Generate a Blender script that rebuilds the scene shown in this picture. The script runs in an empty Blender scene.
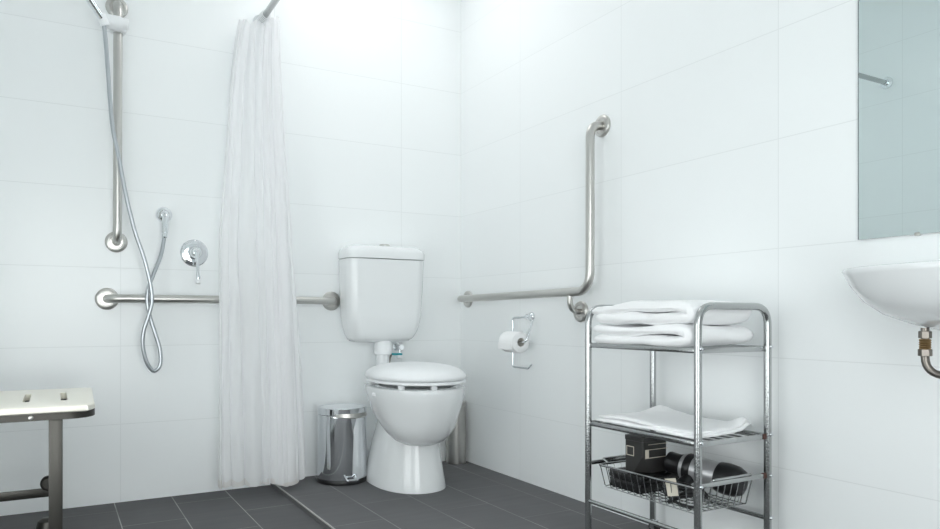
import bpy, bmesh, math, random
from mathutils import Vector, Matrix, noise
random.seed(7)
PI = math.pi
SC = bpy.context.scene
COL = SC.collection

# ------------------------------------------------------------------ materials
def nt_of(name):
    m = bpy.data.materials.new(name); m.use_nodes = True
    nt = m.node_tree
    b = nt.nodes['Principled BSDF']
    return m, nt, b

def simple(name, col, rough=.4, metal=0., spec=.5, bump=0., scale=200., var=0., coat=0., rvar=0.):
    m, nt, b = nt_of(name)
    b.inputs['Base Color'].default_value = (*col, 1)
    b.inputs['Roughness'].default_value = rough
    b.inputs['Metallic'].default_value = metal
    b.inputs['Specular IOR Level'].default_value = spec
    b.inputs['Coat Weight'].default_value = coat
    b.inputs['Coat Roughness'].default_value = .05
    if bump or var or rvar:
        tc = nt.nodes.new('ShaderNodeTexCoord')
        n = nt.nodes.new('ShaderNodeTexNoise'); n.inputs['Scale'].default_value = scale
        n.inputs['Detail'].default_value = 4
        nt.links.new(tc.outputs['Object'], n.inputs['Vector'])
        if bump:
            bp = nt.nodes.new('ShaderNodeBump'); bp.inputs['Strength'].default_value = bump
            bp.inputs['Distance'].default_value = .002
            nt.links.new(n.outputs['Fac'], bp.inputs['Height'])
            nt.links.new(bp.outputs['Normal'], b.inputs['Normal'])
        if var:
            mx = nt.nodes.new('ShaderNodeMix'); mx.data_type = 'RGBA'
            mx.inputs['A'].default_value = (*[c * (1 - var) for c in col], 1)
            mx.inputs['B'].default_value = (*[min(1, c * (1 + var)) for c in col], 1)
            nt.links.new(n.outputs['Fac'], mx.inputs['Factor'])
            nt.links.new(mx.outputs['Result'], b.inputs['Base Color'])
        if rvar:
            mr = nt.nodes.new('ShaderNodeMapRange')
            mr.inputs['To Min'].default_value = max(.01, rough - rvar); mr.inputs['To Max'].default_value = rough + rvar
            nt.links.new(n.outputs['Fac'], mr.inputs['Value'])
            nt.links.new(mr.outputs['Result'], b.inputs['Roughness'])
    return m

class NB:
    """tiny node builder for maths chains"""
    def __init__(s, nt): s.nt = nt
    def m(s, op, a, b=None, c=None):
        n = s.nt.nodes.new('ShaderNodeMath'); n.operation = op
        for i, v in enumerate((a, b, c)):
            if v is None: continue
            if isinstance(v, (int, float)): n.inputs[i].default_value = v
            else: s.nt.links.new(v, n.inputs[i])
        return n.outputs[0]

def line_mask(nb, t, period, width):
    """1 on a joint of the given width at every whole period of t (t already divided by period)"""
    f = nb.m('FRACT', t)
    d = nb.m('ABSOLUTE', nb.m('SUBTRACT', f, .5))
    return nb.m('GREATER_THAN', d, .5 - width / period / 2)

def tile_material(name, axis, off, zoff, tile_col, grout_col, rough=.22):
    m, nt, b = nt_of(name); nb = NB(nt)
    g = nt.nodes.new('ShaderNodeNewGeometry'); sp = nt.nodes.new('ShaderNodeSeparateXYZ')
    nt.links.new(g.outputs['Position'], sp.inputs[0])
    u = nb.m('DIVIDE', nb.m('ADD', sp.outputs[axis], off), .6)
    v = nb.m('DIVIDE', nb.m('ADD', sp.outputs[2], zoff), .3)
    mk = nb.m('MAXIMUM', line_mask(nb, u, .6, .0024), line_mask(nb, v, .3, .0024))
    # slight tone difference from tile to tile
    cell = nt.nodes.new('ShaderNodeCombineXYZ')
    nt.links.new(nb.m('FLOOR', u), cell.inputs[0]); nt.links.new(nb.m('FLOOR', v), cell.inputs[1])
    wn = nt.nodes.new('ShaderNodeTexWhiteNoise'); nt.links.new(cell.outputs[0], wn.inputs['Vector'])
    mx0 = nt.nodes.new('ShaderNodeMix'); mx0.data_type = 'RGBA'
    mx0.inputs['A'].default_value = (*[c * .985 for c in tile_col], 1); mx0.inputs['B'].default_value = (*tile_col, 1)
    nt.links.new(wn.outputs['Value'], mx0.inputs['Factor'])
    mx = nt.nodes.new('ShaderNodeMix'); mx.data_type = 'RGBA'
    nt.links.new(mk, mx.inputs['Factor'])
    nt.links.new(mx0.outputs['Result'], mx.inputs['A']); mx.inputs['B'].default_value = (*grout_col, 1)
    nt.links.new(mx.outputs['Result'], b.inputs['Base Color'])
    mr = nt.nodes.new('ShaderNodeMix'); mr.data_type = 'FLOAT'
    nt.links.new(mk, mr.inputs['Factor']); mr.inputs['A'].default_value = rough; mr.inputs['B'].default_value = .7
    nt.links.new(mr.outputs['Result'], b.inputs['Roughness'])
    n = nt.nodes.new('ShaderNodeTexNoise'); n.inputs['Scale'].default_value = 5; n.inputs['Detail'].default_value = 1
    nt.links.new(g.outputs['Position'], n.inputs['Vector'])
    bp = nt.nodes.new('ShaderNodeBump'); bp.inputs['Strength'].default_value = .25; bp.inputs['Distance'].default_value = .004
    h = nb.m('SUBTRACT', n.outputs['Fac'], nb.m('MULTIPLY', mk, .12))
    nt.links.new(h, bp.inputs['Height']); nt.links.new(bp.outputs['Normal'], b.inputs['Normal'])
    b.inputs['Specular IOR Level'].default_value = .4
    return m

def floor_material(name, xo, xp, yo, yp, tile_col, grout_col):
    m, nt, b = nt_of(name); nb = NB(nt)
    g = nt.nodes.new('ShaderNodeNewGeometry'); sp = nt.nodes.new('ShaderNodeSeparateXYZ')
    nt.links.new(g.outputs['Position'], sp.inputs[0])
    a = nb.m('DIVIDE', nb.m('SUBTRACT', nb.m('MULTIPLY', sp.outputs[0], -1), xo), xp)
    col = nb.m('FLOOR', a)
    par = nb.m('FLOORED_MODULO', col, 2)
    v = nb.m('DIVIDE', nb.m('SUBTRACT', nb.m('MULTIPLY', sp.outputs[1], -1), yo), yp)
    v = nb.m('ADD', v, nb.m('MULTIPLY', nb.m('SUBTRACT', 1, par), .5))
    mk = nb.m('MAXIMUM', line_mask(nb, a, xp, .0036), nb.m('MULTIPLY', line_mask(nb, v, yp, .003), .7))
    n = nt.nodes.new('ShaderNodeTexNoise'); n.inputs['Scale'].default_value = 6; n.inputs['Detail'].default_value = 6
    nt.links.new(g.outputs['Position'], n.inputs['Vector'])
    # the joint is partly filled with dirt
    n2 = nt.nodes.new('ShaderNodeTexNoise'); n2.inputs['Scale'].default_value = 3.1; n2.inputs['Detail'].default_value = 3
    nt.links.new(g.outputs['Position'], n2.inputs['Vector'])
    dirt = nt.nodes.new('ShaderNodeMapRange'); dirt.inputs['From Min'].default_value = .35; dirt.inputs['From Max'].default_value = .65
    dirt.inputs['To Min'].default_value = .25; dirt.inputs['To Max'].default_value = .9
    nt.links.new(n2.outputs['Fac'], dirt.inputs['Value'])
    mk = nb.m('MULTIPLY', mk, dirt.outputs[0])
    n3 = nt.nodes.new('ShaderNodeTexNoise'); n3.inputs['Scale'].default_value = 1; n3.inputs['Detail'].default_value = 5
    mp = nt.nodes.new('ShaderNodeMapping'); mp.inputs['Scale'].default_value = (3, 40, 3)
    nt.links.new(g.outputs['Position'], mp.inputs['Vector']); nt.links.new(mp.outputs[0], n3.inputs['Vector'])
    mx0 = nt.nodes.new('ShaderNodeMix'); mx0.data_type = 'RGBA'
    mx0.inputs['A'].default_value = (*[c * .8 for c in tile_col], 1); mx0.inputs['B'].default_value = (*[c * 1.2 for c in tile_col], 1)
    nt.links.new(nb.m('MULTIPLY', nb.m('ADD', n.outputs['Fac'], n3.outputs['Fac']), .5), mx0.inputs['Factor'])
    mx = nt.nodes.new('ShaderNodeMix'); mx.data_type = 'RGBA'
    nt.links.new(mk, mx.inputs['Factor']); nt.links.new(mx0.outputs['Result'], mx.inputs['A'])
    mx.inputs['B'].default_value = (*grout_col, 1)
    nt.links.new(mx.outputs['Result'], b.inputs['Base Color'])
    b.inputs['Roughness'].default_value = .75; b.inputs['Specular IOR Level'].default_value = .04
    bp = nt.nodes.new('ShaderNodeBump'); bp.inputs['Strength'].default_value = .3; bp.inputs['Distance'].default_value = .002
    nt.links.new(nb.m('SUBTRACT', n3.outputs['Fac'], mk), bp.inputs['Height']); nt.links.new(bp.outputs['Normal'], b.inputs['Normal'])
    return m

def emission_material(name, col, strength):
    m, nt, b = nt_of(name)
    b.inputs['Base Color'].default_value = (.9, .9, .9, 1)
    b.inputs['Emission Color'].default_value = (*col, 1)
    b.inputs['Emission Strength'].default_value = strength
    return m

def curtain_material():
    m, nt, b = nt_of('sheer white curtain cloth'); nb = NB(nt)
    out = nt.nodes['Material Output']
    tr = nt.nodes.new('ShaderNodeBsdfTranslucent'); df = nt.nodes.new('ShaderNodeBsdfDiffuse')
    tp = nt.nodes.new('ShaderNodeBsdfTransparent')
    # faint pinkish soap stain along the hem
    g = nt.nodes.new('ShaderNodeNewGeometry'); sp = nt.nodes.new('ShaderNodeSeparateXYZ')
    nt.links.new(g.outputs['Position'], sp.inputs[0])
    n = nt.nodes.new('ShaderNodeTexNoise'); n.inputs['Scale'].default_value = 14
    nt.links.new(g.outputs['Position'], n.inputs['Vector'])
    band = nb.m('LESS_THAN', sp.outputs[2], nb.m('MULTIPLY', n.outputs['Fac'], .14))
    mx = nt.nodes.new('ShaderNodeMix'); mx.data_type = 'RGBA'
    mx.inputs['A'].default_value = (.98, .98, .985, 1); mx.inputs['B'].default_value = (.82, .74, .66, 1)
    nt.links.new(nb.m('MULTIPLY', band, .28), mx.inputs['Factor'])
    for k in (tr, df): nt.links.new(mx.outputs['Result'], k.inputs['Color'])
    m1 = nt.nodes.new('ShaderNodeMixShader'); m1.inputs[0].default_value = .5
    nt.links.new(df.outputs[0], m1.inputs[1]); nt.links.new(tr.outputs[0], m1.inputs[2])
    m2 = nt.nodes.new('ShaderNodeMixShader'); m2.inputs[0].default_value = .14
    nt.links.new(m1.outputs[0], m2.inputs[1]); nt.links.new(tp.outputs[0], m2.inputs[2])
    nt.links.new(m2.outputs[0], out.inputs['Surface'])
    return m

WHITE_TILE = (.915, .935, .938)
GROUT = (.78, .80, .80)
M = {
 'tile_back': tile_material('white wall tile back', 0, .3223, 0, WHITE_TILE, GROUT),
 'tile_right': tile_material('white wall tile right', 1, .4903, 0, WHITE_TILE, GROUT),
 'tile_left': tile_material('white wall tile left', 1, .896, -.05, WHITE_TILE, GROUT),
 'floor': floor_material('charcoal floor tile', .11, .2125, .309, .428, (.156, .156, .160), (.36, .36, .35)),
 'floor_shower': floor_material('charcoal shower floor tile', 1.13, .2075, .34, .428, (.134, .134, .137), (.46, .46, .44)),
 'paint': simple('white ceiling paint', (.93, .94, .94), .6),
 'door': simple('pale grey door paint', (.72, .74, .76), .4),
 'chrome': simple('polished chrome', (.82, .84, .86), .07, 1, rvar=.02, scale=30),
 'chrome_worn': simple('worn chrome tube', (.47, .48, .48), .14, 1, bump=.15, scale=160, rvar=.08),
 'steel': simple('satin stainless steel', (.57, .56, .535), .30, 1, bump=.05, scale=300),
 'steel_dark': simple('grey steel seat frame', (.085, .082, .075), .42, 1, bump=.05, scale=200),
 'ceramic': simple('white glazed ceramic', (.84, .855, .86), .1, spec=.5, coat=.3),
 'plastic_white': simple('white plastic', (.86, .87, .88), .28),
 'plastic_cream': simple('cream moulded plastic', (.86, .83, .74), .35),
 'dark': simple('black plastic', (.012, .012, .013), .35),
 'black_gloss': simple('black glossy card', (.010, .010, .011), .18),
 'charcoal_card': simple('charcoal printed card', (.036, .035, .034), .5, bump=.1, scale=60),
 'silver_plastic': simple('silver grey plastic', (.50, .50, .51), .30, .6),
 'cream_card': simple('cream paper', (.70, .65, .55), .7),
 'towel': simple('white terry towel', (.955, .955, .96), .95, spec=.1, bump=.5, scale=420),
 'mat': simple('white cotton bath mat', (.955, .955, .96), .95, spec=.1, bump=.4, scale=300),
 'paper': simple('white tissue paper', (.90, .90, .90), .95, spec=.1, bump=.3, scale=200),
 'core': simple('grey cardboard core', (.66, .64, .61), .9),
 'mirror': simple('silvered mirror glass', (.78, .865, .865), .0, 1),
 'mirror_edge': simple('dark mirror edge', (.20, .21, .22), .4),
 'teal': simple('teal rubber washer', (.02, .42, .48), .4),
 'brass': simple('tarnished brass thread', (.36, .24, .12), .4, 1),
 'pipe': simple('dull nickel pipe', (.22, .20, .18), .3, 1),
 'hose': simple('braided steel hose', (.50, .525, .55), .3, 1),
 'trim': simple('pale aluminium edge trim', (.46, .46, .44), .5),
 'rubber': simple('black rubber', (.02, .02, .02), .7),
 'rust': simple('rusty bracket', (.10, .045, .035), .7, bump=.4, scale=120),
 'curtain': curtain_material(),
 'added_fill_side': emission_material('daylit frosted side pane', (.955, 1.0, 1.0), 2.3),  # glow of the added side fill panel
 'added_fill': emission_material('daylit frosted pane', (.965, 1.0, 1.0), 3.9),  # glow of the added front fill panel
 'lamp': emission_material('lit ceiling diffuser', (1.0, .985, .99), 2.5),
}

# ------------------------------------------------------------------ geometry helpers
OFF = {}
def finish(bm, name, mat, parent=None, angle=38, smooth=True):
    bmesh.ops.remove_doubles(bm, verts=bm.verts, dist=1e-6)
    bmesh.ops.recalc_face_normals(bm, faces=bm.faces)
    off = OFF.get(parent.name, Vector()) if parent else Vector()
    bmesh.ops.translate(bm, verts=bm.verts, vec=-off)
    me = bpy.data.meshes.new(name); bm.to_mesh(me); bm.free()
    if smooth:
        for p in me.polygons: p.use_smooth = True
        me.set_sharp_from_angle(angle=math.radians(angle))
    me.materials.append(M[mat])
    o = bpy.data.objects.new(name, me); COL.objects.link(o)
    if parent: o.parent = parent
    OFF[o.name] = off.copy()
    return o
def tag(o, label=None, cat=None, group=None, kind=None):
    if label: o['label'] = label
    if cat: o['category'] = cat
    if group: o['group'] = group
    if kind: o['kind'] = kind
    return o
def thing(name, loc, label, cat, group=None):
    o = bpy.data.objects.new(name, None); COL.objects.link(o)
    o.location = loc; o.empty_display_size = .05; OFF[o.name] = Vector(loc)
    return tag(o, label, cat, group)
def merge(bm, tmp):
    me = bpy.data.meshes.new('t'); tmp.to_mesh(me); tmp.free(); bm.from_mesh(me); bpy.data.meshes.remove(me)
def box(bm, x0, x1, y0, y1, z0, z1, bev=0, seg=3, rot=None):
    t = bmesh.new(); bmesh.ops.create_cube(t, size=1)
    for v in t.verts:
        v.co = Vector(((x0 + x1) / 2 + v.co.x * (x1 - x0), (y0 + y1) / 2 + v.co.y * (y1 - y0), (z0 + z1) / 2 + v.co.z * (z1 - z0)))
    if bev: bmesh.ops.bevel(t, geom=t.edges[:], offset=bev, segments=seg, profile=.5, affect='EDGES')
    if rot is not None:
        c = Vector(((x0 + x1) / 2, (y0 + y1) / 2, (z0 + z1) / 2))
        bmesh.ops.rotate(t, verts=t.verts, cent=c, matrix=rot)
    merge(bm, t)
def loft(bm, rings, cap0=True, cap1=True, closed=True):
    vs = [[bm.verts.new(p) for p in r] for r in rings]
    n = len(vs[0])
    for a, b in zip(vs[:-1], vs[1:]):
        for i in range(n if closed else n - 1):
            j = (i + 1) % n
            bm.faces.new((a[i], a[j], b[j], b[i]))
    if closed and cap0: bm.faces.new(list(reversed(vs[0])))
    if closed and cap1: bm.faces.new(vs[-1])
    return vs
def fillet(pts, r, n=8):
    pts = [Vector(p) for p in pts]; out = [pts[0]]
    for i in range(1, len(pts) - 1):
        p, a, b = pts[i], pts[i - 1], pts[i + 1]
        rr = r[i - 1] if isinstance(r, (list, tuple)) else r
        da, db = (a - p), (b - p)
        ang = da.angle(db)
        d = min(rr / math.tan(ang / 2), da.length * .49 if i > 1 else da.length * .98, db.length * .49 if i < len(pts) - 2 else db.length * .98)
        s, e = p + da.normalized() * d, p + db.normalized() * d
        for k in range(n + 1):
            t = k / n
            out.append(s * (1 - t) ** 2 + p * 2 * t * (1 - t) + e * t * t)
    out.append(pts[-1]); return out
def spline(pts, n=6):
    pts = [Vector(p) for p in pts]; P = [pts[0] * 2 - pts[1]] + pts + [pts[-1] * 2 - pts[-2]]; out = []
    for i in range(1, len(P) - 2):
        for k in range(n):
            t = k / n; a, b, c, d = P[i - 1], P[i], P[i + 1], P[i + 2]
            out.append(.5 * ((2 * b) + (c - a) * t + (2 * a - 5 * b + 4 * c - d) * t * t + (3 * b - a - 3 * c + d) * t ** 3))
    out.append(pts[-1]); return out
def tube(bm, pts, r, seg=14, cap=True, radii=None, sx=1., up=None):
    pts = [Vector(p) for p in pts]
    T = []
    for i in range(len(pts)):
        a = pts[max(0, i - 1)]; b = pts[min(len(pts) - 1, i + 1)]
        T.append((b - a).normalized())
    u = up or (Vector((0, 0, 1)) if abs(T[0].z) < .9 else Vector((1, 0, 0)))
    N = (u - T[0] * u.dot(T[0])).normalized(); rings = []
    for i, p in enumerate(pts):
        if i:
            N = (N - T[i] * N.dot(T[i])).normalized()
        B = T[i].cross(N); rr = radii[i] if radii else r
        rings.append([p + (N * math.cos(2 * PI * k / seg) + B * math.sin(2 * PI * k / seg) * sx) * rr for k in range(seg)])
    loft(bm, rings, cap, cap)
def lathe(bm, prof, origin=(0, 0, 0), axis=(0, 0, 1), seg=40, cap=True):
    q = Vector((0, 0, 1)).rotation_difference(Vector(axis)); o = Vector(origin)
    rings = [[o + q @ Vector((max(r, 1e-4) * math.cos(2 * PI * k / seg), max(r, 1e-4) * math.sin(2 * PI * k / seg), z)) for k in range(seg)] for r, z in prof]
    loft(bm, rings, cap, cap)
def supell(cx, cy, a, b, n, z, N=56, yb=None, nb=None):
    """superellipse ring; b towards -y, yb towards +y when given"""
    out = []
    for k in range(N):
        t = 2 * PI * k / N; c, s = math.cos(t), math.sin(t)
        bb = b if s < 0 or yb is None else yb
        e = 2 / (n if s < 0 or nb is None else nb)
        e2 = 2 / (n if s < 0 or nb is None else nb)
        out.append(Vector((cx + a * math.copysign(abs(c) ** e, c), cy + bb * math.copysign(abs(s) ** e2, s), z)))
    return out
def rrect(x0, x1, y0, y1, r, z, n=6):
    out = []
    for cx, cy, a0 in ((x1 - r, y1 - r, 0), (x0 + r, y1 - r, 90), (x0 + r, y0 + r, 180), (x1 - r, y0 + r, 270)):
        for k in range(n + 1):
            a = math.radians(a0 + 90 * k / n); out.append(Vector((cx + r * math.cos(a), cy + r * math.sin(a), z)))
    return out
def part(name, mat, parent, fn, **kw):
    bm = bmesh.new(); fn(bm); return finish(bm, name, mat, parent, **kw)
def rail_flange(bm, p, axis, r=.040):
    lathe(bm, [(r, 0), (r, .004), (r * .96, .008), (r * .84, .011), (r * .62, .0115), (r * .58, .0095), (.019, .0095)], p, axis)

# ------------------------------------------------------------------ the room
def structure(name, mat, fn, **kw):
    o = part(name, mat, None, fn, **kw); o['kind'] = 'structure'; return o
XL, YF, ZC = -2.15, -3.4, 2.45
structure('wall_back', 'tile_back', lambda b: box(b, XL - .1, .1, 0, .1, -.06, ZC), smooth=False)
structure('wall_right', 'tile_right', lambda b: box(b, 0, .1, YF - .1, 0, -.06, ZC), smooth=False)
LY0, LY1, LZ0, LZ1 = -2.15, -.97, .10, 1.06
def wl(b):
    box(b, XL - .1, XL, LY1, 0, -.06, ZC); box(b, XL - .1, XL, YF - .1, LY0, -.06, ZC)
    box(b, XL - .1, XL, LY0, LY1, -.06, LZ0); box(b, XL - .1, XL, LY0, LY1, LZ1, ZC)
structure('wall_left', 'tile_left', wl, smooth=False)
fill_side = structure('fill_panel_2', 'added_fill_side', lambda b: box(b, XL - .075, XL - .065, LY0 + .04, LY1 - .04, LZ0 + .04, LZ1 - .04), smooth=False)  # glowing pane added out of view to fill the low right wall
def wfr2(b):
    for y0, y1, z0, z1 in ((LY0, LY1, LZ0, LZ0 + .04), (LY0, LY1, LZ1 - .04, LZ1), (LY0, LY0 + .04, LZ0 + .04, LZ1 - .04), (LY1 - .04, LY1, LZ0 + .04, LZ1 - .04)):
        box(b, XL - .095, XL - .045, y0, y1, z0, z1, .003, 1)
part('fill_panel_frame', 'plastic_white', fill_side, wfr2)
WX0, WX1, WZ0, WZ1 = -2.12, -.98, .12, 1.62
def wf(b):
    box(b, XL, WX0, YF - .1, YF, -.06, ZC); box(b, WX1, 0, YF - .1, YF, -.06, ZC)
    box(b, WX0, WX1, YF - .1, YF, WZ1, ZC); box(b, WX0, WX1, YF - .1, YF, -.06, WZ0)
structure('wall_front', 'tile_back', wf, smooth=False)
structure('ceiling', 'paint', lambda b: box(b, XL - .1, .1, YF - .1, .1, ZC, ZC + .08), smooth=False)
structure('floor', 'floor', lambda b: (box(b, -.936, 0, YF - .1, 0, -.06, .018), box(b, -.9402, -.936, YF - .1, 0, -.06, .0145)), smooth=False)
structure('floor_shower', 'floor_shower', lambda b: box(b, XL, -.9405, YF - .1, 0, -.06, 0.0), smooth=False)
structure('trim_1', 'trim', lambda b: box(b, -.9405, -.936, YF, 0, .0145, .0186), smooth=False)
fill_front = structure('fill_panel_1', 'added_fill', lambda b: box(b, WX0 + .04, WX1 - .04, YF - .075, YF - .065, WZ0 + .04, WZ1 - .04), smooth=False)  # glowing pane added behind the camera as soft frontal fill light
def wfr(b):
    for x0, x1, z0, z1 in ((WX0, WX1, WZ0, WZ0 + .04), (WX0, WX1, WZ1 - .04, WZ1), (WX0, WX0 + .04, WZ0 + .04, WZ1 - .04), (WX1 - .04, WX1, WZ0 + .04, WZ1 - .04), (-1.57, -1.53, WZ0 + .04, WZ1 - .04)):
        box(b, x0, x1, YF - .095, YF - .045, z0, z1, .003, 1)
part('fill_panel_frame', 'plastic_white', fill_front, wfr)

# ceiling lamps (above the picture)
def ceiling_light(name, cx, cy, w, l, label):
    t = thing(name, (cx, cy, ZC - .05), label, 'lamp')
    def fr(b):
        for x0, x1, y0, y1 in ((-w, w, -l, -l + .03), (-w, w, l - .03, l), (-w, -w + .03, -l + .03, l - .03), (w - .03, w, -l + .03, l - .03)):
            box(b, cx + x0, cx + x1, cy + y0, cy + y1, ZC - .05, ZC, .004)
    part('frame', 'plastic_white', t, fr)
    part('diffuser', 'lamp', t, lambda b: box(b, cx - w + .03, cx + w - .03, cy - l + .03, cy + l - .03, ZC - .042, ZC - .03), smooth=False)
    return t
ceiling_light('ceiling_light', -.6, -.5, .38, .33, 'square white ceiling light panel above the toilet, out of the picture')

# ------------------------------------------------------------------ grab rails
t = thing('grab_rail', (-1.538, 0, .999), 'vertical stainless steel grab rail carrying the hand shower bracket, left of the curtain', 'grab rail')
part('bar', 'steel', t, lambda b: tube(b, fillet([(-1.538, -.003, .999), (-1.538, -.06, .999), (-1.536, -.06, 1.897), (-1.536, -.003, 1.897)], .045), .016, 20))
part('flange', 'steel', t, lambda b: rail_flange(b, (-1.538, 0, .999), (0, -1, 0)))
part('flange', 'steel', t, lambda b: rail_flange(b, (-1.536, 0, 1.897), (0, -1, 0)))
def brk(b):
    lathe(b, [(.026, 0), (.029, .004), (.029, .046), (.026, .05)], (-1.5365, -.06, 1.778), (0, 0, 1))
    lathe(b, [(.012, 0), (.023, .003), (.025, .012), (.025, .05), (.021, .056), (.021, .075), (.017, .08)], (-1.582, -.095, 1.803), (1, 0, 0))
    lathe(b, [(.0155, 0), (.0165, .02), (.017, .04)], (-1.583, -.117, 1.776), (-.35, -.15, .92))
sb = part('slider_bracket', 'plastic_white', t, brk); sb['label'] = 'white plastic slider bracket'

t = thing('grab_rail', (-1.12, 0, .782), 'horizontal stainless steel grab rail on the back wall, passing behind the curtain', 'grab rail')
part('bar', 'steel', t, lambda b: tube(b, fillet([(-1.57, -.003, .781), (-1.57, -.06, .781), (-.669, -.06, .782), (-.669, -.003, .782)], .045), .016, 20))
part('flange', 'steel', t, lambda b: rail_flange(b, (-1.57, 0, .781), (0, -1, 0), .042))
part('flange', 'steel', t, lambda b: rail_flange(b, (-.669, 0, .782), (0, -1, 0), .042))

t = thing('grab_rail', (0, -.53, .8), 'L-shaped stainless steel grab rail on the right wall above the toilet roll', 'grab rail')
part('bar', 'steel', t, lambda b: tube(b, fillet([(-.003, -.070, .797), (-.06, -.070, .797), (-.06, -.998, .805), (-.06, -.998, 1.402), (-.003, -.998, 1.402)], [.045, .075, .05], 10), .016, 20))
part('bar_stay', 'steel', t, lambda b: tube(b, fillet([(-.06, -.888, .800), (-.06, -.886, .732), (-.003, -.882, .732)], .045, 10), .0105, 16))
for p in ((0, -.070, .797), (0, -.998, 1.402), (0, -.882, .732)):
    part('flange', 'steel', t, lambda b: rail_flange(b, p, (-1, 0, 0)))

# ------------------------------------------------------------------ hand shower
hp = [(-1.59, -.12, 1.798), (-1.583, -.112, 1.744), (-1.576, -.108, 1.655), (-1.566, -.105, 1.51), (-1.556, -.105, 1.401), (-1.538, -.105, 1.311), (-1.516, -.105, 1.184), (-1.485, -.105, 1.044), (-1.45, -.105, .934), (-1.427, -.105, .833), (-1.422, -.105, .772), (-1.434, -.105, .716), (-1.45, -.104, .663), (-1.454, -.102, .606), (-1.44, -.099, .542), (-1.415, -.096, .507), (-1.392, -.094, .529), (-1.392, -.092, .586), (-1.408, -.09, .647), (-1.427, -.088, .712), (-1.437, -.088, .772), (-1.432, -.086, .822), (-1.413, -.078, .876), (-1.385, -.066, .951), (-1.371, -.058, 1.025)]
t = thing('hand_shower', (-1.59, -.12, 1.798), 'chrome hand shower resting in the white bracket, its looped hose hanging down', 'hand shower')
d = Vector((-.051, -.040, .056)).normalized(); p0 = Vector((-1.586, -.1175, 1.79))
part('handle', 'chrome', t, lambda b: tube(b, [p0 + d * s for s in (0, .012, .03, .08, .16, .22)], .01, 18, radii=[.009, .0135, .0125, .0135, .0138, .013]))
part('shower_head', 'chrome', t, lambda b: lathe(b, [(.012, -.03), (.03, -.02), (.05, -.006), (.052, .004), (.048, .009), (.02, .010)], p0 + d * .24 + Vector((0, 0, .012)), (-.45, -.5, -.75)))
part('hose', 'hose', t, lambda b: tube(b, spline(hp, 7), .0074, 12))
part('hose_nut', 'chrome', t, lambda b: lathe(b, [(.008, 0), (.0105, .003), (.0105, .022), (.008, .025)], (-1.3715, -.0582, 1.018), (.12, .05, 1)))

t = thing('hose_outlet', (-1.365, 0, 1.115), 'small chrome wall elbow feeding the shower hose', 'water outlet')
part('elbow', 'chrome', t, lambda b: tube(b, fillet([(-1.366, -.002, 1.113), (-1.366, -.05, 1.113), (-1.370, -.0575, 1.038)], .028), .0125, 18, radii=None))
part('flange', 'chrome', t, lambda b: lathe(b, [(.031, 0), (.031, .004), (.027, .012), (.018, .020), (.0135, .024)], (-1.366, 0, 1.115), (0, -1, 0)))

t = thing('shower_mixer', (-1.251, 0, .969), 'round chrome shower mixer tap with a lever pointing down, beside the curtain', 'tap')
part('cover_plate', 'chrome', t, lambda b: lathe(b, [(.054, 0), (.054, .003), (.050, .0075), (.036, .0105), (.028, .011)], (-1.251, 0, .969), (0, -1, 0), 48))
part('body', 'chrome', t, lambda b: lathe(b, [(.027, .008), (.027, .022), (.022, .042), (.018, .052), (.010, .058)], (-1.251, 0, .969), (0, -1, 0)))
part('lever', 'chrome', t, lambda b: tube(b, [(-1.250, -.046, .978), (-1.250, -.056, .965), (-1.249, -.062, .935), (-1.248, -.066, .89), (-1.247, -.068, .868), (-1.247, -.069, .858)], .008, 16, radii=[.010, .0105, .007, .0065, .0085, .0075]))
lt = part('lever_tip', 'plastic_white', t, lambda b: lathe(b, [(.0075, 0), (.0105, .004), (.0105, .014), (.006, .019)], (-1.247, -.069, .860), (.02, -.02, -1)))
lt['label'] = 'white lever tip'

# ------------------------------------------------------------------ curtain and its rod
RX, RZ = -.985, 1.95
t = thing('curtain_rod', (RX, 0, RZ), 'chrome shower curtain rod running overhead from the back wall', 'curtain rod')
part('rod', 'chrome_worn', t, lambda b: tube(b, fillet([(RX, -.002, RZ), (RX, -.82, RZ), (XL + .002, -.82, RZ)], .10, 10), .0125, 18))
part('wall_flange', 'chrome', t, lambda b: lathe(b, [(.030, 0), (.030, .006), (.017, .012), (.016, .030)], (RX, 0, RZ), (0, -1, 0)))
part('wall_flange', 'chrome', t, lambda b: lathe(b, [(.030, 0), (.030, .006), (.017, .012), (.016, .030)], (XL, -.82, RZ), (1, 0, 0)))

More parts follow.
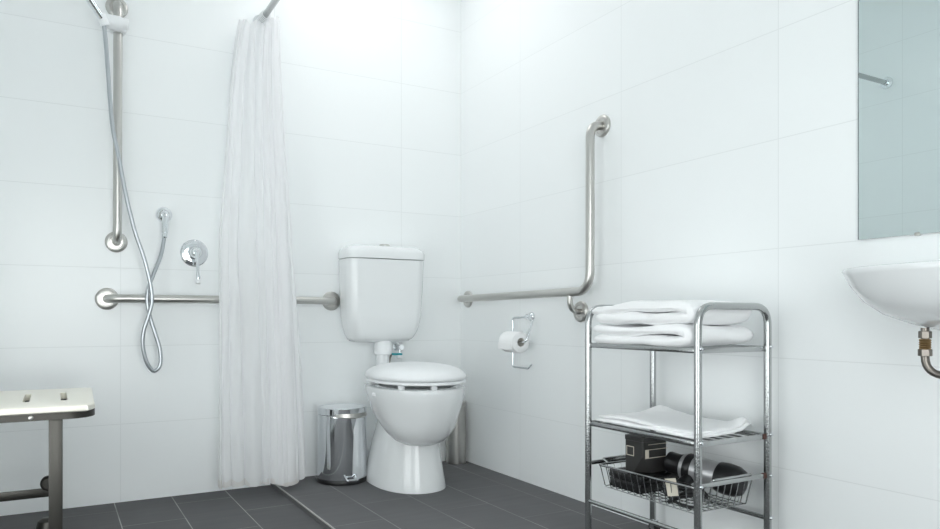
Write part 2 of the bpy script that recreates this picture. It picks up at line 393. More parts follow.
def curtain(b):
    NS, NZ = 460, 70
    def sm(x): x = max(0, min(1, x)); return x * x * (3 - 2 * x)
    rnd = [random.uniform(-1, 1) for _ in range(80)]
    grid = []
    for j in range(NZ + 1):
        f = j / NZ
        row = []
        for i in range(NS + 1):
            s = i / NS
            xl = -1.080 - .102 * min(1, f / .48) ** .75 - .010 * f; xr = -.918 + .058 * sm((f - .22) / .78) + .012 * f
            k = 10.5 * s + .75 * math.sin(7 * s + .6) + .22 * math.sin(2.6 * f + 6 * s)
            w = .65 + .45 * rnd[int(k) % 80]
            w = .55 + .45 * abs(math.sin(3.1 * k * .37 + 1)) + .25 * math.sin(s * 17 + 1.5 * f)
            amp = (.020 + .012 * f) * w
            bx = xl + (xr - xl) * s + amp * .62 * math.cos(2 * PI * k + .4 * math.sin(5 * f)) * min(1, s * 12, (1 - s) * 12)
            y0 = -.048 - .085 * sm(f / .45) - .030 * f
            by = y0 - .018 * math.sin(PI * s) + amp * math.sin(2 * PI * k) - (.012 + .03 * f) * s
            by += .007 * noise.noise(Vector((s * 10, f * 5, 3)))
            # fine creases in the thin cloth
            by += .0022 * math.sin(2 * PI * (k * 3.3 + .5 * math.sin(9 * f))) + .0015 * noise.noise(Vector((s * 60, f * 30, 9)))
            ztop = 1.915 + .022 * math.sin(2 * PI * k * .5 + 1) + .035 * sm((s - .55) / .4)
            zbot = .060 - .012 * sm((s - .6) / .2) + .010 * noise.noise(Vector((s * 9, 0, 8))) + .004 * math.sin(2 * PI * k)
            if bx > -.90: zbot += .03 * sm((bx + .90) / .04)
            row.append(Vector((bx, min(by, -.006), ztop + (zbot - ztop) * f)))
        grid.append(row)
    loft(b, grid, closed=False)
cu = thing('shower_curtain', (-1.0, -.1, .06), 'bunched sheer white shower curtain hanging to just above the dark floor', 'curtain')
part('cloth', 'curtain', cu, curtain, angle=180)
for k in range(7):
    y = -.022 - .014 * k
    part('curtain_ring', 'plastic_white', cu, lambda b: tube(b, [(RX + .018 * math.cos(a), y + .003 * math.sin(a), RZ - .004 + .020 * math.sin(a)) for a in [2 * PI * q / 20 for q in range(21)]], .0022, 8))

# ------------------------------------------------------------------ toilet
TX = -.462
t = thing('toilet', (TX, -.35, .018), 'white ceramic toilet with wall cistern and closed seat lid', 'toilet')
def pan(b):
    # pedestal skirt
    R = []
    for z, hw, yb, yf in ((.018, .142, -.05, -.505), (.03, .141, -.05, -.504), (.10, .130, -.07, -.490), (.18, .117, -.10, -.476), (.26, .104, -.14, -.464), (.34, .098, -.18, -.455), (.40, .096, -.20, -.445)):
        cy = -.30; R.append(supell(TX + .017, cy, hw + .002, cy - yf, 2.15, z, 64, yb=yb - cy, nb=2.6))
    loft(b, R)
    # bowl, outside up to the rim then down the inside
    R = []
    for z, hw, yb, yf in ((.206, .045, -.40, -.500), (.210, .068, -.38, -.525), (.222, .093, -.355, -.550), (.245, .117, -.325, -.573), (.275, .137, -.295, -.594), (.31, .153, -.265, -.611), (.35, .166, -.235, -.624), (.39, .176, -.21, -.634), (.42, .182, -.195, -.639), (.434, .182, -.19, -.638), (.437, .176, -.196, -.632), (.437, .142, -.25, -.595), (.425, .132, -.26, -.585), (.36, .115, -.28, -.56), (.28, .08, -.32, -.50), (.25, .03, -.37, -.43)):
        cy = (-.42 if z > .3 else -.45); R.append(supell(TX, cy, hw, cy - yf, 2.15, z, 64, yb=yb - cy, nb=2.8))
    loft(b, R)
    box(b, TX - .10, TX + .10, -.26, -.15, .36, .428, .03, 4)
pn = part('pan', 'ceramic', t, pan, angle=60)
part('fixing_cap', 'plastic_white', pn, lambda b: box(b, TX - .186, TX - .155, -.425, -.400, .402, .415, .004))
def seat(b):
    cy = -.415
    o = [(.4535, .180, .228), (.456, .186, .234), (.4635, .186, .234), (.466, .182, .230)]
    rings = [supell(TX, cy, hw, l, 2.1, z, 64, yb=.20, nb=2.6) for z, hw, l in o]
    i = [(.466, .125, .165), (.463, .118, .158), (.456, .118, .158), (.4535, .124, .164)]
    rings += [supell(TX, cy, hw, l, 2.1, z, 64, yb=.13, nb=2.3) for z, hw, l in i]
    loft(b, rings + [rings[0]], False, False)
    for x, y in ((-.13, -.55), (-.14, -.30), (.14, -.30), (-.03, -.625)): box(b, TX + x - .012, TX + x + .012, y - .007, y + .007, .436, .455, .003)
    for s in (-1, 1): tube(b, [(TX + s * .06, -.212, .475), (TX + s * .11, -.212, .475)], .012)
part('seat', 'plastic_white', t, seat, angle=60)
def lid(b):
    cy = -.415; rings = []
    for z, k in ((.4675, .985), (.470, 1.005), (.478, 1.01), (.486, .995), (.496, .955), (.507, .87), (.516, .74), (.523, .55), (.527, .32), (.5285, .1)):
        rings.append(supell(TX, cy + .02 * (1 - k), .186 * k, .234 * k, 2.1, z + 0.0, 64, yb=.21 * k, nb=2.6))
    loft(b, rings)
part('lid', 'plastic_white', t, lid, angle=60)
def cis(b):
    R = []
    for z, hw, yf, r in ((.602, .118, -.100, .02), (.605, .132, -.112, .03), (.611, .139, -.118, .035), (.6115, .142, -.121, .035), (.622, .151, -.131, .04), (.64, .162, -.140, .045), (.67, .172, -.149, .045), (.72, .179, -.156, .045), (.82, .183, -.162, .045), (.962, .187, -.168, .045)):
        R.append(rrect(TX - hw, TX + hw, yf, -.006, r, z))
    loft(b, R)
ci = part('cistern', 'ceramic', t, cis, angle=45)
def clid(b):
    R = []
    for z, g, r in ((.9650, .0, .046), (.9665, .003, .047), (.992, .003, .047), (1.006, -.003, .045), (1.017, -.014, .04), (1.024, -.032, .03), (1.028, -.07, .012)):
        R.append(rrect(TX - .186 - g, TX + .186 + g, -.168 - g, -.006 - max(-g, 0) * .3, r, z))
    loft(b, R)
part('cistern_lid', 'ceramic', ci, clid, angle=45)
part('flush_button', 'steel', ci, lambda b: lathe(b, [(.024, .0), (.024, .007), (.02, .0095), (.005, .0095)], (TX + .012, -.088, 1.0255)))
def fp(b):
    lathe(b, [(.036, 0), (.039, .002), (.039, .05), (.036, .056), (.036, .062)], (TX + .008, -.08, .544), (0, 0, 1))
    tube(b, fillet([(TX + .008, -.08, .546), (TX + .008, -.08, .43), (TX + .008, -.19, .40)], .05), .029, 22)
part('flush_pipe', 'plastic_white', t, fp)
def sv(b):
    lathe(b, [(.018, 0), (.018, .004), (.010, .006), (.010, .04), (.0125, .042), (.0125, .055)], (-.348, -.0, .573), (0, -1, 0), 24)
    tube(b, [(-.348, -.035, .573), (-.348, -.035, .535)], .006, 12)
vv = part('stop_valve', 'chrome', t, sv)
part('valve_handle', 'plastic_white', vv, lambda b: (box(b, -.366, -.340, -.048, -.022, .520, .540, .005)))
wz = part('hose_washer', 'teal', vv, lambda b: tube(b, [(-.395, -.045, .543), (-.342, -.045, .541)], .0048, 12)); wz['label'] = 'teal washer'
part('inlet_hose', 'pipe', vv, lambda b: tube(b, spline([(-.395, -.045, .545), (-.400, -.047, .532), (-.405, -.05, .522), (-.41, -.05, .50)]), .0045, 10))

# ------------------------------------------------------------------ pedal bin
bx, by, bz = -.668, -.132, .018
t = thing('pedal_bin', (bx, by, bz), 'small shiny steel pedal bin beside the toilet', 'bin')
part('body', 'chrome', t, lambda b: lathe(b, [(.1015, .018), (.1035, .0205), (.1035, .025), (.1035, .08), (.1035, .20), (.1035, .277), (.1035, .2815), (.102, .284)], (bx, by, bz), seg=64))
part('base_ring', 'dark', t, lambda b: lathe(b, [(.100, 0), (.107, .002), (.108, .012), (.105, .019), (.09, .02)], (bx, by, bz), seg=64))
part('lid', 'chrome', t, lambda b: lathe(b, [(.1030, .286), (.1045, .2875), (.1045, .29), (.1045, .309), (.1045, .312), (.1025, .3145), (.100, .3145), (.097, .3125), (.05, .317), (.01, .318)], (bx, by, bz), seg=64))
def lip(b):
    R = []
    for k in range(25):
        a = math.radians(-90 + 8 + (-46 + 92 * k / 24)); e = math.cos((k / 24 - .5) * PI); e = max(e, 0.0) ** .6
        c, s = math.cos(a), math.sin(a)
        def P(r, z): return Vector((bx + r * c, by + r * s, bz + z))
        R.append([P(.103, .286), P(.1045 + .016 * e, .282 - .006 * e), P(.1045 + .017 * e, .2855 - .006 * e), P(.1045, .294)])
    loft(b, R)
part('lid_lip', 'steel', t, lip)
def pedal(b):
    a = math.radians(-90 - 2); q = Vector((math.cos(a), math.sin(a), 0)); w = Vector((-q.y, q.x, 0)); c = Vector((bx, by, bz))
    tube(b, fillet([c + q * .098 - w * .024 + Vector((0, 0, .042)), c + q * .132 - w * .022 + Vector((0, 0, .024)), c + q * .132 + w * .022 + Vector((0, 0, .024)), c + q * .098 + w * .024 + Vector((0, 0, .042))], .008), .0042, 12)
    lathe(b, [(.001, -.02), (.006, -.018), (.006, .018), (.001, .02)], c + q * .132 + Vector((0, 0, .026)), w, 12)
part('pedal', 'chrome', t, pedal)

# toilet brush canister
t = thing('toilet_brush_holder', (-.062, -.058, .018), 'tall cylindrical steel toilet brush holder in the corner behind the toilet', 'toilet brush')
part('canister', 'steel', t, lambda b: lathe(b, [(.045, 0), (.0475, .003), (.0475, .008), (.0475, .262), (.0475, .268), (.0465, .270)], (-.062, -.058, .018), seg=48))
part('lid', 'steel', t, lambda b: lathe(b, [(.0480, .2715), (.0485, .273), (.0485, .284), (.046, .290), (.02, .295), (.011, .297), (.011, .300), (.004, .301)], (-.062, -.058, .018), seg=48))

# ------------------------------------------------------------------ toilet roll
t = thing('toilet_roll_holder', (0, -.565, .71), 'chrome wire toilet roll holder on the right wall below the L-shaped rail', 'toilet roll holder')
part('flange', 'chrome', t, lambda b: lathe(b, [(.019, 0), (.019, .006), (.016, .010), (.011, .011), (.011, .028), (.009, .030)], (0, -.575, .713), (-1, 0, 0), 28))
part('wire_frame', 'chrome', t, lambda b: tube(b, fillet([(-.022, -.575, .712), (-.022, -.468, .708), (-.022, -.468, .499), (-.022, -.578, .499), (-.022, -.602, .517)], .012), .0042, 12))
part('spindle', 'chrome', t, lambda b: tube(b, fillet([(-.022, -.580, .713), (-.045, -.640, .700), (-.078, -.640, .613), (-.085, -.600, .609), (-.085, -.530, .609)], .014), .0042, 12))
t = thing('toilet_roll', (-.085, -.54, .609), 'white toilet paper roll on the chrome wire holder', 'toilet roll')
RYC, RR, RH = -.562, .0430, .050
def roll(b):
    lathe(b, [(.0185, -RH), (RR - .004, -RH), (RR - .001, -RH + .002), (RR, -RH + .006), (RR, RH - .006), (RR - .001, RH - .002), (RR - .004, RH), (.0185, RH), (.0185, -RH)], (-.083, RYC, .609), (0, 1, 0), 48, cap=False)
    R = []
    for k in range(7):
        f = k / 6; xo = -.083 - RR - .0006
        R.append([Vector((xo - .002 * math.sin(f * 3), RYC + RH - .001, .609 - .030 * f)), Vector((xo - .002 * math.sin(f * 3 + .6), RYC - RH + .001, .609 - .030 * f)), Vector((xo + .0008, RYC - RH + .001, .609 - .030 * f)), Vector((xo + .0008, RYC + RH - .001, .609 - .030 * f))])
    loft(b, R)
part('paper', 'paper', t, roll)
part('core', 'core', t, lambda b: lathe(b, [(.0172, -RH + .0005), (.0184, -RH + .0005), (.0184, RH - .0005), (.0172, RH - .0005), (.0172, -RH + .0005)], (-.083, RYC, .609), (0, 1, 0), 32, cap=False))

# ------------------------------------------------------------------ trolley
X0, X1, YA, YB = -.321, -.052, -1.287, -1.695      # front, back (wall side), far end, near end
t = thing('storage_trolley', ((X0 + X1) / 2, (YA + YB) / 2, .018), 'chrome tube storage trolley with three tiers against the right wall', 'trolley')
PR = .0098
for y in (YA, YB):
    part('side_frame', 'chrome_worn', t, lambda b: tube(b, fillet([(X0, y, .056), (X0, y, .740), (X1, y, .740), (X1, y, .056)], .052, 10), PR, 18))
def shelf_rails(z):
    def fn(b):
        for x in (X0, X1): box(b, x - .004, x + .004, YB + .006, YA - .006, z - .007, z + .007, .003, 2)
        for y in (YB, YA): box(b, X0 + .006, X1 - .006, y - .003, y + .003, z - .007, z + .007, .002, 2)
    part('shelf_rail', 'chrome_worn', t, fn)
def slats(z):
    def fn(b):
        for k in range(1, 7):
            x = X0 + (X1 - X0) * k / 7; tube(b, [(x, YB + .003, z), (x, YA - .003, z)], .0022, 8)
    part('shelf_wires', 'chrome_worn', t, fn)
for z in (.627, .391): shelf_rails(z); slats(z + .001)
def side_bar(y, z):
    part('basket_rail', 'chrome_worn', t, lambda b: box(b, X0 + .006, X1 - .006, y - .004, y + .004, z - .006, z + .006, .002, 2))
side_bar(YA, .270); side_bar(YB, .286)
for x in (X0, X1):
    part('bottom_rail', 'chrome_worn', t, lambda b: tube(b, [(x, YA, .156 if x == X0 else .170), (x, YB, .156 if x == X0 else .170)], .0065, 14))
for zz in (.632, .396, .286, .172):
    part('bolt', 'chrome', t, lambda b: lathe(b, [(.005, 0), (.005, .003), (.003, .0055)], (X1 - .0, YB - PR + .001, zz), (0, -1, 0), 12))
    part('bolt', 'chrome', t, lambda b: lathe(b, [(.005, 0), (.005, .003), (.003, .0055)], (X0 - .0, YB - PR + .001, zz), (0, -1, 0), 12))
for zz in (.391, .286):
    r = part('rail_bracket', 'rust', t, lambda b: box(b, X1 - .022, X1 - .008, YB - .0048, YB + .0048, zz - .0072, zz + .0072, .002, 2)); r['label'] = 'rusty rail bracket'
for x in (X0, X1):
    for y in (YA, YB):
        cs = part('caster', 'rubber', t, lambda b: lathe(b, [(.005, -.008), (.018, -.0075), (.0195, -.003), (.0195, .003), (.018, .0075), (.005, .008)], (x, y - .006, .0385), (1, 0, 0), 28))
        part('caster_fork', 'chrome', cs, lambda b: (box(b, x - .012, x - .009, y - .013, y + .004, .034, .060, .001, 1), box(b, x + .009, x + .012, y - .013, y + .004, .034, .060, .001, 1), box(b, x - .012, x + .012, y - .013, y + .008, .0585, .0625, .001, 1)))

# ------------------------------------------------------------------ towels
def offset_outline(c, th):
    c = [Vector((0, p[0], p[1])) for p in c]; L, R = [], []
    for i in range(len(c)):
        a = c[max(i - 1, 0)]; b = c[min(i + 1, len(c) - 1)]; d = (b - a).normalized(); n = Vector((0, -d.z, d.y))
        L.append(c[i] + n * th / 2); R.append(c[i] - n * th / 2)
    d0 = (c[0] - c[1]).normalized(); d1 = (c[-1] - c[-2]).normalized()
    e1 = [c[-1] + (Vector((0, -d1.z, d1.y)) * math.cos(a) + d1 * math.sin(a)) * th / 2 for a in (PI / 4, PI / 2, 3 * PI / 4)]
    e0 = [c[0] + (Vector((0, -d0.z, d0.y)) * math.cos(a) + d0 * math.sin(a)) * th / 2 for a in (PI / 4, PI / 2, 3 * PI / 4)]
    return L + e1 + R[::-1] + e0
def ribbon(b, pts, th, x0, x1, seed=0, amp=.004, n=26, sag=0):
    c = [(p.y, p.z) for p in spline([(0, y, z) for y, z in pts], 7)]
    rings = []
    for k in range(n + 1):
        f = k / n; x = x0 + (x1 - x0) * f
        e = min(f, 1 - f) * n
        tk = th * (.55 if e < .5 else .85 if e < 1.5 else .97 if e < 2.5 else 1)
        ring = []
        for q in offset_outline(c, tk):
            nv = noise.noise_vector(Vector((x * 11 + seed, q.y * 9, q.z * 22)))
            nv2 = noise.noise_vector(Vector((x * 40 + seed, q.y * 34, q.z * 50 + 5)))
            ring.append(Vector((x, q.y, q.z)) + Vector((nv.x * .5, nv.y, nv.z)) * amp + nv2 * amp * .25)
        rings.append(ring)
    loft(b, rings)
t = thing('bath_towel', (-.19, -1.49, .636), 'lower folded white bath towel on the top shelf of the chrome trolley', 'towel', None)
part('folds', 'towel', t, lambda b: ribbon(b, [(-1.33, .6465), (-1.42, .6465), (-1.52, .6470), (-1.60, .6470), (-1.652, .652), (-1.668, .662), (-1.655, .673), (-1.61, .679), (-1.52, .676), (-1.42, .671), (-1.355, .673), (-1.325, .677)], .0265, -.328, -.085, 1, .006), angle=180)
t = thing('bath_towel', (-.19, -1.48, .69), 'upper folded white bath towel with a looped fold, topmost on the chrome trolley', 'towel', None)
part('folds', 'towel', t, lambda b: ribbon(b, [(-1.335, .7085), (-1.42, .7075), (-1.50, .7070), (-1.57, .7075), (-1.620, .7085), (-1.655, .712), (-1.666, .7225), (-1.655, .734), (-1.620, .7395), (-1.57, .7410), (-1.50, .7400), (-1.42, .7365), (-1.36, .7350), (-1.335, .734), (-1.314, .730)], .0305, -.324, -.085, 9, .008), angle=180)
t = thing('bath_mat', (-.2, -1.49, .40), 'flat folded white bath mat on the middle shelf of the chrome trolley', 'bath mat')
def mat_fn(b):
    for z0, th, sd, inset in ((.4055, .009, 3, 0), (.4135, .011, 15, .006)):
        NX, NY = 26, 36; top, bot = [], []
        for i in range(NX + 1):
            rt, rb = [], []
            for j in range(NY + 1):
                u, v = i / NX, j / NY
                x = X0 + .004 + inset + (X1 - X0 - .02 - 2 * inset) * u; y = YA - .030 - inset + (YB - YA + .066 + 2 * inset - .030 * (1 - u)) * v
                nz = noise.noise(Vector((x * 14 + sd, y * 11, sd)))
                nz2 = noise.noise(Vector((x * 40 + sd, y * 30, sd + 4)))
                x += .004 * noise.noise(Vector((y * 20, sd, 1))); y += .006 * noise.noise(Vector((x * 20, sd, 7)))
                z = z0 + max(nz, -.2) * .004 + nz2 * .0015
                z += .018 * math.exp(-((u - .95) ** 2 + (v - .97) ** 2) / .008)      # corner turned up
                if inset: z += .016 * math.exp(-((u - .92) ** 2 / .02 + (v - .10) ** 2 / .012)) + .006 * math.exp(-(v - .25) ** 2 / .05)
                e = min(u, 1 - u, v, 1 - v); k = min(1, e / .05) ** .5
                rt.append(Vector((x, y, z + th * (.45 + .55 * k) / 2))); rb.append(Vector((x, y, z - th * (.45 + .55 * k) / 2)))
            top.append(rt); bot.append(rb)
        # closed sheet: ring per i
        loft(b, [top[i] + bot[i][::-1] for i in range(NX + 1)])
part('folds', 'mat', t, mat_fn, angle=180)

# ------------------------------------------------------------------ wire basket and what lies in it
BX0, BX1, BY0, BY1, BZT, BZB = -.304, -.078, -1.672, -1.313, .268, .206
def BZ(y): return BZT + (y - BY1) / (BY0 - BY1) * .006
t = thing('wire_basket', (-.19, -1.49, BZB), 'chrome wire basket hung in the lowest tier of the trolley', 'basket')
part('rim', 'chrome_worn', t, lambda b: tube(b, fillet([(BX0, (BY0 + BY1) / 2, BZT + .003), (BX0, BY0, BZ(BY0)), (BX1, BY0, BZ(BY0)), (BX1, BY1, BZT), (BX0, BY1, BZT), (BX0, (BY0 + BY1) / 2, BZT + .003)], .012), .0034, 10))
def wires(b):
    g = .014
    for k in range(15):
        f = k / 14; y = BY1 + (BY0 - BY1) * (.02 + .96 * f); yb = BY1 - g + (BY0 - BY1 + 2 * g) * f
        tube(b, fillet([(BX0, y, BZ(y)), (BX0 + g, yb, BZB), (BX1 - g, yb, BZB), (BX1, y, BZ(y))], .006, 4), .0014, 6)
    for k in range(9):
        f = k / 8; x = BX0 + (BX1 - BX0) * (.03 + .94 * f); xb = BX0 + g + (BX1 - BX0 - 2 * g) * f
        tube(b, fillet([(x, BY1, BZT), (xb, BY1 - g, BZB - .002), (xb, BY0 + g, BZB - .002), (x, BY0, BZ(BY0))], .006, 4), .0014, 6)
part('wire_mesh', 'chrome_worn', t, wires)
part('hook', 'chrome_worn', t, lambda b: tube(b, fillet([(BX0 + .04, BY1, BZT), (BX0 + .04, YA, BZT + .010), (BX1 - .04, YA, BZT + .010), (BX1 - .04, BY1, BZT)], .006), .003, 8))
part('hook', 'chrome_worn', t, lambda b: tube(b, fillet([(BX0 + .04, BY0, BZ(BY0)), (BX0 + .04, YB, .2955), (BX1 - .04, YB, .2955), (BX1 - .04, BY0, BZ(BY0))], .006), .003, 8))

t = thing('flat_box', (-.19, -1.39, .2085), 'flat glossy black box lying in the wire basket', 'box')
part('base', 'black_gloss', t, lambda b: box(b, -.282, -.098, -1.462, -1.338, .2085, .236, .002, 2))
part('lid', 'black_gloss', t, lambda b: box(b, -.2835, -.0965, -1.4635, -1.3365, .237, .258, .002, 2))

t = thing('gift_box', (-.2, -1.39, .2605), 'charcoal faceted box with cream stripes standing on the flat black box', 'box')
gx0, gx1, gy0, gy1, gz0, gz1 = -.252, -.146, -1.440, -1.360, .2590, .361
def oct_ring(z, g=0., ch=.016, chb=None):
    a, b2, c, d2 = gx0 - g, gx1 + g, gy0 - g, gy1 + g
    k = chb if chb is not None else ch
    return [Vector(p) for p in ((a + k, c, z), (b2 - ch, c, z), (b2, c + ch, z), (b2, d2 - ch, z), (b2 - ch, d2, z), (a + ch, d2, z), (a, d2 - ch, z), (a, c + k, z))]
part('body', 'charcoal_card', t, lambda b: loft(b, [oct_ring(gz0, 0, .012, .034), oct_ring(gz0 + .045, 0, .012, .004), oct_ring(gz1 - .012, 0, .012, .004)]), smooth=False)
lc = part('lid', 'charcoal_card', t, lambda b: loft(b, [oct_ring(gz1 - .011, .0012, .012, .004), oct_ring(gz1, .0012, .012, .004)]), smooth=False)
def stripes(b):
    for z0, z1 in ((.3405, .3417), (.3255, .3272), (.3015, .3035)): box(b, gx0 + .022, gx1 - .006, gy0 - .0008, gy0 + .0004, z0, z1)
    box(b, gx0 + .010, gx0 + .024, gy0 - .0008, gy0 + .0004,   .3015, .3272)
def square(b):
    y0, y1, z0, z1, w = gy0 + .034, gy0 + .064, .3045, .3325, .0022
    for a, c, e, f in ((y0, y1, z0, z0 + w), (y0, y1, z1 - w, z1), (y0, y0 + w, z0, z1), (y1 - w, y1, z0, z1)): box(b, gx0 - .0008, gx0 + .0004, a, c, e, f)
st = part('stripe_label', 'cream_card', t, stripes, smooth=False); st['label'] = 'cream printed stripes'
st = part('square_label', 'cream_card', t, square, smooth=False); st['label'] = 'cream outlined square'

t = thing('hair_dryer', (-.16, -1.56, .25), 'black and silver hair dryer lying in the wire basket', 'hair dryer')
A = Vector((-.158, -1.452, .288)); D = Vector((.05, -.212, -.026)).normalized()
def along(prof):
    return lambda b: lathe(b, prof, A, D, 36)
part('nozzle', 'dark', t, along([(.015, -.002), (.030, 0), (.031, .004), (.030, .030), (.034, .045)]))
brl = part('barrel', 'silver_plastic', t, along([(.034, .045), (.037, .048), (.0385, .066), (.0390, .130), (.040, .150)])); brl['label'] = 'silver barrel'
part('collar', 'dark', t, along([(.0395, .058), (.041, .060), (.041, .078), (.0395, .080)]))
part('rear_housing', 'dark', t, along([(.040, .150), (.042, .154), (.044, .175), (.042, .20), (.034, .217), (.02, .222), (.005, .223)]))
hd = A + D * .085
part('handle', 'dark', t, lambda b: tube(b, [hd + Vector((-.012, -.0, -.012)), hd + Vector((-.045, .004, -.030)), hd + Vector((-.090, .004, -.046)), hd + Vector((-.118, .0, -.048))], .016, 16, radii=[.017, .016, .016, .013]))
part('cable', 'dark', t, lambda b: tube(b, spline([(-.268, -1.535, .246), (-.285, -1.555, .255), (-.282, -1.59, .268), (-.262, -1.62, .264), (-.25, -1.645, .238), (-.27, -1.645, .216), (-.285, -1.61, .216), (-.28, -1.565, .225), (-.25, -1.545, .240), (-.22, -1.575, .236), (-.22, -1.635, .232), (-.255, -1.652, .250), (-.28, -1.635, .244), (-.283, -1.60, .232), (-.25, -1.55, .218)]), .0042, 10))
t = thing('hairbrush', (-.27, -1.60, .22), 'black hairbrush propped at the front of the wire basket beside the cream tag', 'hairbrush')
part('handle', 'dark', t, lambda b: tube(b, [(-.284, -1.566, .2125), (-.281, -1.59, .2295), (-.276, -1.612, .2425)], .006, 14, radii=[.0055, .008, .007]))
part('head', 'dark', t, lambda b: tube(b, [(-.276, -1.612, .2425), (-.272, -1.625, .250), (-.266, -1.650, .262), (-.263, -1.661, .267)], .012, 18, radii=[.006, .013, .014, .006]))
def bris(b):
    for k in range(7):
        for j in (-1, 0, 1):
            p = Vector((-.271, -1.624, .251)) + Vector((.008, -.034, .016)) * (k / 6) + Vector((.006, 0, -.004)) * j
            tube(b, [p, p + Vector((.016, -.008, -.022))], .0009, 5)
part('bristles', 'dark', t, bris)
tag(part('paper_tag', 'cream_card', None, lambda b: box(b, -.2990, -.2982, -1.609, -1.571, .236, .282, 0, rot=Matrix.Rotation(math.radians(-14), 3, 'X'))), 'small cream paper tag leaning inside the front of the wire basket', 'tag')

# ------------------------------------------------------------------ mirror
t = thing('wall_mirror', (0, -2.28, .902), 'large frameless wall mirror above the basin', 'mirror')
part('backing', 'mirror_edge', t, lambda b: box(b, -.005, 0, -2.66, -1.907, .902, 2.0), smooth=False)
part('glass', 'mirror', t, lambda b: box(b, -.007, -.005, -2.66, -1.9105, .902, 2.0), smooth=False)
part('clip', 'steel', t, lambda b: box(b, -.0095, 0, -2.048, -2.036, .898, .906, .002, 2))

# ------------------------------------------------------------------ basin
t = thing('wash_basin', (0, -2.27, .69), 'white ceramic wall basin at the right edge, under the mirror', 'basin')
BC, BH, BD = -2.25, .302, .315
def bring(s, z, d=None, n=2.7, N=60, cut=0.0):
    d = d or s; out = []
    for k in range(N + 1):
        a = PI * k / N; c, si = math.cos(a), math.sin(a)
        out.append(Vector((-cut - (BD * d - cut) * abs(si) ** (2 / n), BC + BH * s * math.copysign(abs(c) ** (2 / n), c), z)))
    return out
def basin(b):
    R = [bring(*q) for q in ((.30, .680, .40), (.45, .685, .55), (.60, .699, .70), (.74, .717, .82), (.86, .745, .91), (.945, .778, .96), (.985, .802, .99), (1.0, .811, 1.0), (.995, .8155, .995), (.985, .8165, .985))]
    loft(b, R)
    R = [bring(.90, .8167, .90, 2.4, 60, .09), bring(.86, .805, .87, 2.4, 60, .10), bring(.74, .755, .80, 2.3, 60, .11), bring(.5, .722, .66, 2.2, 60, .13), bring(.1, .712, .48, 2, 60, .15)]
    loft(b, R)
part('bowl', 'ceramic', t, basin, angle=50)
px_, py_ = -.153, -2.130
nt_ = part('supply_pipe', 'pipe', t, lambda b: tube(b, fillet([(px_, py_, .690), (px_, py_, .592), (px_ + .02, py_ - .075, .592), (-.002, py_ - .12, .592)], .045, 8), .0078, 16))
part('back_nut', 'pipe', nt_, lambda b: lathe(b, [(.0105, 0), (.0118, .001), (.0118, .014), (.0105, .015)], (px_, py_, .668), (0, 0, 1), 6))
th_ = part('thread', 'brass', nt_, lambda b: lathe(b, [(.0098 if k % 2 else .0112, .0024 * k) for k in range(10)], (px_, py_, .645), (0, 0, 1), 24)); th_['label'] = 'brass thread'
part('pipe_nut', 'pipe', nt_, lambda b: lathe(b, [(.0112, 0), (.0126, .001), (.0126, .014), (.0112, .015)], (px_, py_, .631), (0, 0, 1), 6))

# ------------------------------------------------------------------ shower seat
SX0, SX1, SY0, SY1, SZ = XL + .03, -1.636, -.848, -.352, .480
t = thing('shower_bench', (SX0, (SY0 + SY1) / 2, 0), 'cream fold-down shower bench with drain slots on grey steel legs, at the left edge', 'shower bench')
def panel(b):
    c = .03; a0, a1, b0, b1 = SX0, SX1, SY0, SY1
    def ring(g, z):
        return [Vector((x, y, z)) for x, y in ((a0 + g, b0 + g), (a1 - .030 - g, b0 + g), (a1 - .012 - g, b0 + .040 + g), (a1 - g, b1 - .012 - g), (a1 - .012 - g, b1 - g), (a0 + g, b1 - g))]
    loft(b, [ring(.006, SZ - .020), ring(.001, SZ - .017), ring(0, SZ - .012), ring(.0015, SZ - .004), ring(.005, SZ - .001), ring(.011, SZ)])
pnl = part('seat_panel', 'plastic_cream', t, panel)
# drain slots cut through the panel
cb = bmesh.new()
for x in (-1.722, -1.815, -1.908, -2.001, -2.075):
    tube(cb, [(x, -.715 , SZ + .02), (x, -.715, SZ - .04)], .0085, 16)
    tube(cb, [(x, -.505 , SZ + .02), (x, -.505, SZ - .04)], .0085, 16)
    box(cb, x - .0085, x + .0085, -.715, -.505, SZ - .04, SZ + .02)
cm = bpy.data.meshes.new('slot_cutter'); bmesh.ops.translate(cb, verts=cb.verts, vec=-OFF[t.name]); bmesh.ops.recalc_face_normals(cb, faces=cb.faces); cb.to_mesh(cm); cb.free()
co = bpy.data.objects.new('slot_cutter', cm); COL.objects.link(co); co.location = t.location
md = pnl.modifiers.new('slots', 'BOOLEAN'); md.operation = 'DIFFERENCE'; md.object = co; md.solver = 'EXACT'; md.use_self = True
bpy.context.view_layer.update()
dg = bpy.context.evaluated_depsgraph_get()
nm = bpy.data.meshes.new_from_object(pnl.evaluated_get(dg)); pnl.modifiers.clear(); pnl.data = nm
bpy.data.objects.remove(co)
FZ0, FZ1 = .440, SZ - .0205
def sframe(b):
    w = .006
    tube_pts = fillet([(SX0, SY0 + .028, 0), (SX1 - .016, SY0 + .028, 0), (SX1 - .016, SY1 - .028, 0), (SX0, SY1 - .028, 0)], .07, 8)
    rings = []
    for i, p in enumerate(tube_pts):
        a = tube_pts[max(0, i - 1)]; c = tube_pts[min(len(tube_pts) - 1, i + 1)]; d = (c - a).normalized(); n = Vector((-d.y, d.x, 0)) * w
        rings.append([Vector((p.x + n.x, p.y + n.y, FZ0)), Vector((p.x - n.x, p.y - n.y, FZ0)), Vector((p.x - n.x, p.y - n.y, FZ1)), Vector((p.x + n.x, p.y + n.y, FZ1))])
    loft(b, rings)
sf = part('seat_frame', 'steel_dark', t, sframe)
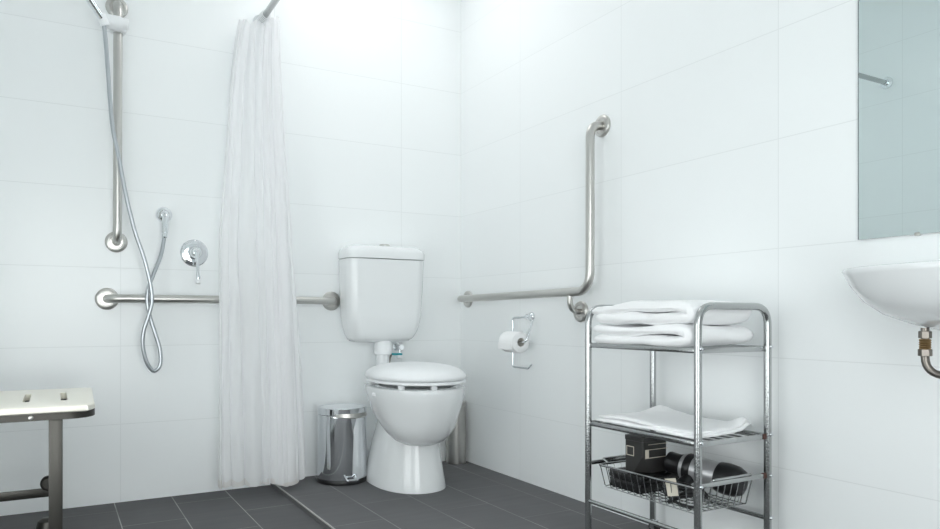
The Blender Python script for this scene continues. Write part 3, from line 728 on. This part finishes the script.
part('slot_shade', 'rubber', sf, lambda b: box(b, SX0 + .02, SX1 - .03, SY0 + .06, SY1 - .06, .4515, .4585))  # added black sheet, stands for the shade seen through the slots
part('screw', 'steel', sf, lambda b: lathe(b, [(.006, 0), (.006, .002), (.003, .004)], (-1.80, SY0 + .0225, .449), (0, -1, 0), 12))
LXc = -1.743
for y in (SY0 + .045, SY1 - .055):
    lg = part('leg', 'steel_dark', t, lambda b: box(b, LXc - .0165, LXc + .0165, y - .011, y + .011, .02, FZ0 + .004, .002, 2))
    part('foot', 'steel_dark', lg, lambda b: lathe(b, [(.034, 0), (.036, .004), (.035, .045), (.028, .068), (.016, .076)], (LXc - .022, y, .001), (0, 0, 1), 24))
part('brace', 'steel_dark', t, lambda b: box(b, SX0, LXc - .012, SY1 - .068, SY1 - .060, .146, .174, .002, 2))
part('hinge_knob', 'steel_dark', t, lambda b: lathe(b, [(.012, 0), (.022, .002), (.023, .016), (.017, .022)], (LXc - .020, SY1 - .068, .192), (0, -1, 0), 28))
part('wall_plate', 'steel_dark', t, lambda b: box(b, XL, SX0, SY0 + .06, SY1 - .05, .10, SZ - .015, .003, 2))

# ------------------------------------------------------------------ camera and view
cd = bpy.data.cameras.new('camera'); cam = bpy.data.objects.new('camera', cd); COL.objects.link(cam)
cam.location = (-1.7447, -2.9139, .7129); cam.rotation_euler = (PI / 2, 0, -math.radians(28.251))
cd.sensor_width = 36; cd.lens = 695.3 / 940 * 36
cd.shift_x = (470 - 428.575) / 940; cd.shift_y = (316.71 - 264.5) / 940
cd.clip_start = .02
SC.camera = cam
w = bpy.data.worlds.new('world'); SC.world = w; w.use_nodes = True
w.node_tree.nodes['Background'].inputs[0].default_value = (.8, .85, .9, 1); w.node_tree.nodes['Background'].inputs[1].default_value = .3
SC.cycles.max_bounces = 20; SC.cycles.diffuse_bounces = 16; SC.cycles.glossy_bounces = 8
vs = SC.view_settings
SC.display_settings.display_device = 'sRGB'
vs.view_transform = 'Standard'; vs.look = 'None'; vs.gamma = 1; vs.use_curve_mapping = False; vs.exposure = 0.2
